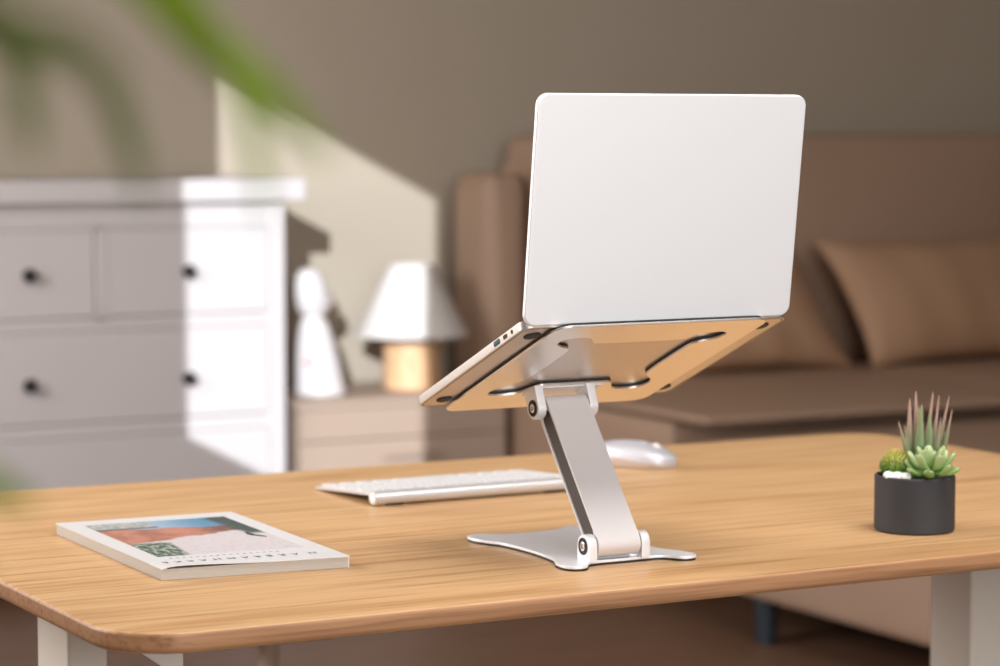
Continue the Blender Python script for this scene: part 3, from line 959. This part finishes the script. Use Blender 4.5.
# rosette at the right front
rc = at(0.0175, -0.018, HP + 0.0045)
def ros(az_, el, ln, wd, curl=0.25):
    d = (rv * math.cos(az_) + vd * math.sin(az_)) * math.cos(el) + Vector((0, 0, math.sin(el)))
    a = rc + d * 0.003
    mid = a + d * ln * 0.55 - Vector((0, 0, ln * 0.06))
    c = a + d * ln + Vector((0, 0, ln * curl))
    b = blade([a, a.lerp(mid, 0.5), mid, c.lerp(mid, 0.35), c], wd, 0.52, 12, spoon)
    o = obj('rosette_leaf', b, M_ros, pot)
    b = BM()
    bmesh.ops.create_uvsphere(b, u_segments=8, v_segments=6, radius=wd * 0.26)
    bmesh.ops.translate(b, verts=b.verts[:], vec=c - d * wd * 0.10)
    obj('leaf_tip', b, M_rtip, o)
for k in range(7):
    ros(math.radians(-97 + k * 51.4), math.radians(2 + 6 * (k % 2)), 0.0270, 0.0058, 0.16 + 0.1 * (k % 2))
for k in range(6):
    ros(math.radians(-66 + k * 60), math.radians(33), 0.0270, 0.0056, 0.22)
for k in range(5):
    ros(math.radians(-40 + k * 72), math.radians(58), 0.0250, 0.0052, 0.16)
for k in range(3):
    ros(math.radians(20 + k * 120), math.radians(80), 0.0190, 0.0038, 0.08)
# small ball cactus at the left
cb = at(-0.0200, 0.004, HP + 0.0085)
b = BM()
t = bmesh.new(); bmesh.ops.create_uvsphere(t, u_segments=40, v_segments=20, radius=1)
for v in t.verts:
    a = math.atan2(v.co.y, v.co.x)
    f = 1 + 0.09 * math.cos(12 * a) * (1 - v.co.z ** 2)
    v.co = Vector((v.co.x * f * 0.0150, v.co.y * f * 0.0150, v.co.z * 0.0150))
merge(b, t, Matrix.Translation(cb))
cac = obj('ball_cactus', b, M_moss, pot)
b = BM()
for i in range(210):
    z = 1 - 1.5 * (i + 0.5) / 210
    a = i * 2.39996
    r = math.sqrt(max(0, 1 - z * z))
    n_ = Vector((r * math.cos(a), r * math.sin(a), z))
    q = cb + n_ * 0.0146
    t = n_.orthogonal().normalized()
    sweep(b, [q, q + n_ * 0.0045 + t * rnd.uniform(-0.0015, 0.0015)], [0.0011, 0.00015], 4)
sp_ = obj('cactus_spines', b, M_moss, cac, wn=False)
sp_['kind'] = 'stuff'

# ------------------------------------------------------------------ dresser
dr = thing('dresser', 'white chest of drawers with dark round knobs against the back wall', 'dresser', (2.216, 6.235, 0))
D0 = Vector((2.216, 6.235, 0))
def dbox(bm, x0, x1, y0, y1, z0, z1, r=0.0, seg=2):
    box(bm, x0 - D0.x, x1 - D0.x, y0 - D0.y, y1 - D0.y, z0, z1, r, seg)
X0, X1, YD = 1.756, 2.676, 6.0
b = BM()
dbox(b, X0, X0 + 0.041, YD, 6.47, 0.0, 0.968, 0.002, 1); dbox(b, X1 - 0.041, X1, YD, 6.47, 0.0, 0.968, 0.002, 1)
for z0, z1 in ((0.905, 0.968), (0.657, 0.687), (0.396, 0.429), (0.10, 0.168)):
    dbox(b, X0 + 0.04, X1 - 0.04, YD + 0.004, YD + 0.03, z0, z1)
dbox(b, 2.173, 2.203, YD + 0.004, YD + 0.03, 0.68, 0.91)
dbox(b, X0 + 0.04, X1 - 0.04, 6.455, 6.47, 0.10, 0.968)
dbox(b, X0 + 0.04, X1 - 0.04, YD + 0.03, 6.455, 0.10, 0.115)
obj('body', b, M_dress, dr, False)
b = BM()
dbox(b, X0 - 0.044, X1 + 0.044, YD - 0.032, 6.475, 0.968, 1.024, 0.005, 2)
obj('top', b, M_dress, dr)
def drawer(x0, x1, z0, z1, knobs):
    g = 0.0022
    b = BM()
    dbox(b, x0 + g, x1 - g, YD + 0.0055, 6.42, z0 + g, z1 - g, 0.002, 1)
    o = obj('drawer', b, M_dress, dr)
    for kx in knobs:
        b = BM()
        lathe(b, [(0.0004, 0.030), (0.0105, 0.029), (0.0150, 0.024), (0.0160, 0.019), (0.0135, 0.014), (0.0075, 0.010), (0.0070, 0.003), (0.0110, 0.0), (0.0004, 0.0)], 24,
              Matrix.Translation((kx - D0.x, YD + 0.006 - D0.y, (z0 + z1) / 2 + (0.0 if z1 > 0.7 else (-0.014 if z1 > 0.5 else -0.030)))) @ Matrix.Rotation(math.radians(90), 4, 'X') @ Matrix.Scale(1.12, 4))
        obj('knob', b, M_knob, o)
drawer(1.797, 2.173, 0.687, 0.905, (2.000,))
drawer(2.203, 2.635, 0.687, 0.905, (2.411,))
drawer(1.797, 2.635, 0.429, 0.657, (1.998, 2.409))
drawer(1.797, 2.635, 0.168, 0.396, (1.998, 2.409))

# ------------------------------------------------------------------ bedside cabinet
nt_ = thing('side_cabinet', 'low cream bedside cabinet between the white dresser and the sofa', 'cabinet', (3.022, 6.25, 0))
N0 = Vector((3.022, 6.25, 0))
def nbox(bm, x0, x1, y0, y1, z0, z1, r=0.0, seg=2):
    box(bm, x0 - N0.x, x1 - N0.x, y0 - N0.y, y1 - N0.y, z0, z1, r, seg)
NX0, NX1, NY0, NY1, NZ = 2.728, 3.352, 6.05, 6.45, 0.447
b = BM()
nbox(b, NX0 + 0.008, NX0 + 0.026, NY0 + 0.006, NY1, 0.05, NZ - 0.022); nbox(b, NX1 - 0.026, NX1 - 0.008, NY0 + 0.006, NY1, 0.05, NZ - 0.022)
nbox(b, NX0 + 0.02, NX1 - 0.02, NY1 - 0.012, NY1, 0.05, NZ - 0.022); nbox(b, NX0 + 0.02, NX1 - 0.02, NY0 + 0.01, NY1, 0.05, 0.066)
nbox(b, NX0 + 0.02, NX1 - 0.02, NY0 + 0.03, NY1 - 0.02, 0.0, 0.05)
obj('body', b, M_night, nt_, False)
b = BM(); nbox(b, NX0, NX1, NY0 - 0.006, NY1 + 0.004, NZ - 0.022, NZ, 0.003, 2); obj('top', b, M_night, nt_)
for z0, z1 in ((0.341, 0.4235), (0.068, 0.3385)):
    b = BM(); nbox(b, NX0 + 0.010, NX1 - 0.010, NY0 - 0.004, NY0 + 0.016, z0, z1, 0.0025, 1)
    o = obj('drawer', b, M_night, nt_)
    if z0 < 0.2:
        b = BM(); nbox(b, 2.965, 3.120, NY0 - 0.026, NY0 - 0.016, 0.290, 0.304, 0.003, 2)
        nbox(b, 2.975, 2.985, NY0 - 0.018, NY0, 0.292, 0.302); nbox(b, 3.100, 3.110, NY0 - 0.018, NY0, 0.292, 0.302)
        obj('handle', b, M_night, o)

# ------------------------------------------------------------------ table lamp
lm = thing('table_lamp', 'table lamp with white cone shade and round wooden base', 'lamp', (3.152, 6.23, NZ))
b = BM(); lathe(b, [(0.0004, 0), (0.074, 0), (0.078, 0.004), (0.078, 0.121), (0.075, 0.126), (0.0004, 0.126)], 40); obj('base', b, M_lampwood, lm)
b = BM(); lathe(b, [(0.012, 0.126), (0.012, 0.19), (0.018, 0.195), (0.018, 0.235), (0.0004, 0.235)], 20); obj('fitting', b, M_brass, lm)
b = BM()
zs0, zs1, r0, r1 = 0.145, 0.337, 0.155, 0.060
loops = []
for r, z in ((r0, zs0), (r1, zs1), (r1 - 0.002, zs1), (r0 - 0.002, zs0)):
    loops.append([(r * math.cos(2 * math.pi * k / 48), r * math.sin(2 * math.pi * k / 48), z) for k in range(48)])
loops.append(loops[0])
loft(b, loops, cap=False)
bmesh.ops.remove_doubles(b, verts=b.verts[:], dist=1e-5)
for k in range(3):
    a = 2 * math.pi * k / 3
    sweep(b, [(0.010 * math.cos(a), 0.010 * math.sin(a), 0.215), ((r1 + 0.012) * math.cos(a), (r1 + 0.012) * math.sin(a), zs1 - 0.03)], [0.0015, 0.0015], 6)
obj('lamp_shade', b, M_shade, lm)

# ------------------------------------------------------------------ figurine
def lean(bm):
    for v in bm.verts:
        v.co.x -= 0.10 * v.co.z
fg = thing('figurine', 'white ceramic figurine with a round head and cone-shaped gown beside the lamp', 'figurine', (2.866, 6.20, NZ))
b = BM(); lathe(b, [(0.0004, 0), (0.064, 0), (0.068, 0.005), (0.066, 0.03), (0.058, 0.10), (0.047, 0.155), (0.038, 0.19), (0.028, 0.205), (0.020, 0.215), (0.0004, 0.22)], 36); lean(b); obj('gown', b, M_ceramic, fg)
b = BM(); lathe(b, [(0.0004, 0.198), (0.026, 0.205), (0.040, 0.225), (0.046, 0.255), (0.045, 0.285), (0.036, 0.315), (0.022, 0.332), (0.0004, 0.338)], 32); lean(b); obj('head', b, M_ceramic, fg)
b = BM()
t = bmesh.new(); bmesh.ops.create_uvsphere(t, u_segments=20, v_segments=12, radius=1)
merge(b, t, Matrix.Translation((0.012, -0.002, 0.245)) @ Matrix.Rotation(math.radians(20), 4, 'Y') @ Matrix.Diagonal((0.020, 0.036, 0.034, 1)))
obj('hair_bun', b, M_fighair, fg)
b = BM()
t = bmesh.new(); bmesh.ops.create_uvsphere(t, u_segments=16, v_segments=10, radius=1)
merge(b, t, Matrix.Translation((-0.046, -0.040, 0.092)) @ Matrix.Rotation(math.radians(-42), 4, 'Z') @ Matrix.Rotation(math.radians(-12), 4, 'X') @ Matrix.Diagonal((0.020, 0.006, 0.014, 1)))
obj('painted_flower', b, M_pink, fg)

# ------------------------------------------------------------------ sofa
sf = thing('sofa', 'brown leather sofa with tall back along the far wall', 'sofa', (4.5, 5.8, 0))
F0 = Vector((4.5, 5.8, 0))
def sbox(bm, x0, x1, y0, y1, z0, z1, r, **k):
    softbox(bm, x0 - F0.x, x1 - F0.x, y0 - F0.y, y1 - F0.y, z0, z1, r, **k)
b = BM(); sbox(b, 3.375, 5.70, 5.27, 6.42, 0.11, 0.440, 0.02); obj('base', b, M_leather, sf)
b = BM(); sbox(b, 3.375, 4.52, 5.11, 6.22, 0.441, 0.465, 0.0115, bulge=(0, 0.003, 0.002)); obj('seat_cushion', b, M_leather, sf)
b = BM(); sbox(b, 4.53, 5.70, 5.11, 6.22, 0.441, 0.465, 0.0115, bulge=(0, 0.003, 0.002)); obj('seat_cushion', b, M_leather, sf)
b = BM(); sbox(b, 3.52, 5.70, 6.33, 6.44, 0.11, 1.06, 0.04); obj('back_frame', b, M_leather, sf)
b = BM(); sbox(b, 3.535, 4.20, 6.17, 6.42, 0.463, 1.132, 0.04, bulge=(0.0, 0.035, 0.002)); obj('back_cushion', b, M_leather, sf)
b = BM(); sbox(b, 4.205, 5.26, 6.17, 6.42, 0.463, 1.132, 0.04, bulge=(0.0, 0.035, 0.002)); obj('back_cushion', b, M_leather, sf)
b = BM(); sbox(b, 5.265, 5.70, 6.17, 6.42, 0.463, 1.132, 0.04, bulge=(0.0, 0.035, 0.002)); obj('back_cushion', b, M_leather, sf)
b = BM(); sbox(b, 3.375, 3.515, 6.22, 6.43, 0.30, 1.028, 0.045, bulge=(0.004, 0.012, 0.0)); obj('side_wing', b, M_leather, sf)
for x in (3.45, 5.60):
    for y in (5.33, 6.28):
        b = BM(); lathe(b, [(0.022, 0), (0.026, 0.115)], 20, Matrix.Translation((x - F0.x, y - F0.y, 0))); obj('leg', b, M_sleg, sf)

ot = thing('ottoman', 'long low upholstered ottoman on dark legs in front of the sofa', 'ottoman', (4.25, 4.40, 0))
O0 = Vector((4.25, 4.40, 0))
b = BM(); softbox(b, 3.24 - O0.x, 5.26 - O0.x, 3.72 - O0.y, 5.03 - O0.y, 0.100, 0.345, 0.022); obj('base', b, M_ottoman, ot)
b = BM(); softbox(b, 3.235 - O0.x, 5.265 - O0.x, 3.715 - O0.y, 5.035 - O0.y, 0.335, 0.434, 0.040, bulge=(0, 0, 0.004)); obj('cushion', b, M_ottoman, ot)
for x in (3.275, 5.21):
    for y in (3.83, 4.72):
        b = BM(); lathe(b, [(0.0004, 0), (0.024, 0), (0.027, 0.112), (0.0004, 0.112)], 24, Matrix.Translation((x - O0.x, y - O0.y, 0))); obj('leg', b, M_sleg, ot)

def pillow(label, loc, w, h, th, rx, rz, ry, seed, m, slump):
    b = BM(); throw_pillow(b, w, h, th, seed)
    for v in b.verts:
        v.co.x -= slump * v.co.z
    o = obj('throw_pillow', b, m)
    o.location = loc
    o.rotation_euler = (rx, ry, rz)
    return tag(o, label, 'pillow', 'throw pillows on the sofa')
pillow('tan leather throw pillow right of the laptop, leaning on the sofa back', (4.825, 6.020, 0.648), 0.80, 0.37, 0.17, math.radians(-12), math.radians(3), math.radians(0), 3, M_leather2, 0.42)
pillow('tan leather throw pillow mostly hidden behind the laptop lid', (4.050, 6.035, 0.648), 0.62, 0.37, 0.15, math.radians(-12), math.radians(-2), math.radians(0), 8, M_leather2, 0.45)

# ------------------------------------------------------------------ pedestal stool behind the desk
st = thing('stool', 'tan pedestal stool glimpsed beneath the desk front edge', 'stool', (1.575, 3.60, 0))
b = BM(); lathe(b, [(0.0004, 0), (0.17, 0), (0.17, 0.006), (0.06, 0.016), (0.0004, 0.018)], 40); obj('base', b, M_night, st)
b = BM(); lathe(b, [(0.016, 0.012), (0.016, 0.40)], 24); obj('post', b, M_night, st)
b = BM(); lathe(b, [(0.0004, 0.395), (0.15, 0.395), (0.16, 0.405), (0.16, 0.435), (0.15, 0.445), (0.0004, 0.447)], 40); obj('seat', b, M_night, st)

# ------------------------------------------------------------------ palm close to the camera
PP = Vector((-0.16, 0.80, 0))
pm = thing('potted_palm', 'green palm with long narrow leaflets hanging blurred at the upper left', 'plant', PP)
b = BM(); lathe(b, [(0.0004, 0), (0.13, 0), (0.14, 0.01), (0.175, 0.34), (0.178, 0.36), (0.165, 0.36), (0.160, 0.33), (0.0004, 0.325)], 40); obj('pot', b, M_planter, pm)
b = BM(); lathe(b, [(0.0004, 0.325), (0.160, 0.325), (0.158, 0.336), (0.0004, 0.342)], 32); obj('soil', b, M_soil, pm)
def leaflet(bm, pts, w0, up=(0.45, 0.80, 0.40)):
    P = catmull(pts, 5)
    m = len(P)
    rad = [max(w0 * (math.sin(math.pi * min(1, 0.12 + 0.88 * i / (m - 1))) ** 0.7), 0.0004) for i in range(m)]
    sweep(bm, P, rad, 8, 0.10, up=up, cup=0.10)
def L(p):
    return Vector(p) - PP
def frond(stem_pts, leaflets, m):
    P = catmull([L(p) for p in stem_pts], 6)
    b = BM(); sweep(b, P, [0.0055 - 0.004 * i / (len(P) - 1) for i in range(len(P))], 8)
    o = obj('stem', b, M_stem, pm)
    b = BM()
    for pts, w0 in leaflets:
        leaflet(b, [L(p) for p in pts], w0)
    obj('leaflets', b, m, o)
def along(stem_pts, t0, t1, n, ln, droop, w0, side=1):
    """regular leaflets on both sides of a rachis"""
    P = catmull([Vector(p) for p in stem_pts], 10)
    out = []
    for k in range(n):
        t = t0 + (t1 - t0) * k / max(1, n - 1)
        i = min(int(t * (len(P) - 1)), len(P) - 2)
        d = (P[i + 1] - P[i]).normalized()
        for s in (-1, 1):
            sd = d.cross(Vector((0, 0, 1))).normalized() * s
            q = P[i]
            f = ln * (1 - 0.5 * abs(t - 0.5))
            out.append(([q, q + sd * f * 0.4 + d * f * 0.25 + Vector((0, 0, 0.01)), q + sd * f * 0.75 + d * f * 0.5 - Vector((0, 0, droop * 0.4)), q + sd * f + d * f * 0.7 - Vector((0, 0, droop))], w0))
    return out
base = (PP.x, PP.y, 0.335)
# fronds that reach into the picture
fA = [base, (-0.13, 0.77, 0.80), (-0.03, 0.69, 1.16), (0.09, 0.645, 1.262), (0.19, 0.625, 1.245), (0.236, 0.612, 1.205)]
frond(fA, [([(0.200, 0.624, 1.230), (0.232, 0.617, 1.194), (0.2485, 0.609, 1.1755), (0.259, 0.603, 1.166), (0.268, 0.598, 1.156), (0.277, 0.592, 1.144)], 0.0058),
           ([(0.228, 0.615, 1.212), (0.248, 0.606, 1.182), (0.2575, 0.602, 1.160), (0.261, 0.600, 1.142), (0.262, 0.599, 1.128)], 0.0026),
           ([(0.150, 0.635, 1.258), (0.185, 0.632, 1.215), (0.232, 0.618, 1.192), (0.243, 0.613, 1.180)], 0.0050)]
      + along(fA, 0.55, 0.78, 5, 0.11, 0.01, 0.0055), M_frond)
fB = [base, (-0.14, 0.78, 0.75), (-0.06, 0.70, 1.08), (0.05, 0.655, 1.205), (0.14, 0.640, 1.215), (0.185, 0.635, 1.200)]
frond(fB, [([(0.150, 0.640, 1.214), (0.190, 0.640, 1.184), (0.214, 0.628, 1.1765), (0.2265, 0.621, 1.166), (0.2320, 0.616, 1.150), (0.2340, 0.6145, 1.140), (0.2345, 0.614, 1.134)], 0.0036),
           ([(0.170, 0.637, 1.206), (0.200, 0.632, 1.183), (0.2100, 0.630, 1.163), (0.212, 0.629, 1.145)], 0.0040),
           ([(0.150, 0.640, 1.214), (0.180, 0.640, 1.190), (0.200, 0.636, 1.176), (0.222, 0.625, 1.168)], 0.0034)]
      + along(fB, 0.5, 0.75, 4, 0.09, 0.01, 0.005), M_frond2)
fC = [base, (-0.15, 0.76, 0.62), (-0.08, 0.70, 0.93), (0.02, 0.67, 1.06), (0.10, 0.652, 1.085), (0.150, 0.640, 1.080)]
frond(fC, [([(0.130, 0.645, 1.083), (0.165, 0.640, 1.074), (0.190, 0.632, 1.066), (0.2090, 0.622, 1.058)], 0.0075),
           ([(0.100, 0.652, 1.085), (0.140, 0.650, 1.072), (0.175, 0.640, 1.055), (0.1980, 0.628, 1.040)], 0.0060)]
      + along(fC, 0.45, 0.7, 4, 0.06, 0.01, 0.005), M_frond)
fD = [base, (-0.13, 0.74, 0.72), (-0.06, 0.60, 1.06), (0.02, 0.50, 1.20), (0.085, 0.448, 1.225), (0.118, 0.430, 1.205)]
frond(fD, [([(0.085, 0.448, 1.224), (0.112, 0.436, 1.192), (0.136, 0.424, 1.1725), (0.148, 0.418, 1.1665), (0.155, 0.413, 1.158)], 0.0032),
           ([(0.060, 0.462, 1.215), (0.100, 0.446, 1.180), (0.126, 0.434, 1.160), (0.139, 0.427, 1.150)], 0.0036)]
      + along(fD, 0.5, 0.68, 3, 0.07, 0.0, 0.005), M_frond2)
# fronds outside the picture, leaning to the wall
for k, (dx, dy, zt) in enumerate([(-0.15, 0.12, 1.42), (-0.12, 0.40, 1.36), (-0.02, 0.55, 1.25), (-0.17, -0.16, 1.25)]):
    fs = [base, (PP.x + dx * 0.12, PP.y + dy * 0.12, 0.80), (PP.x + dx * 0.38, PP.y + dy * 0.38, zt - 0.10), (PP.x + dx * 0.70, PP.y + dy * 0.70, zt), (PP.x + dx, PP.y + dy, zt - 0.07)]
    frond(fs, along(fs, 0.5, 0.98, 10, 0.13, 0.04, 0.007), M_frond if k % 2 else M_frond2)
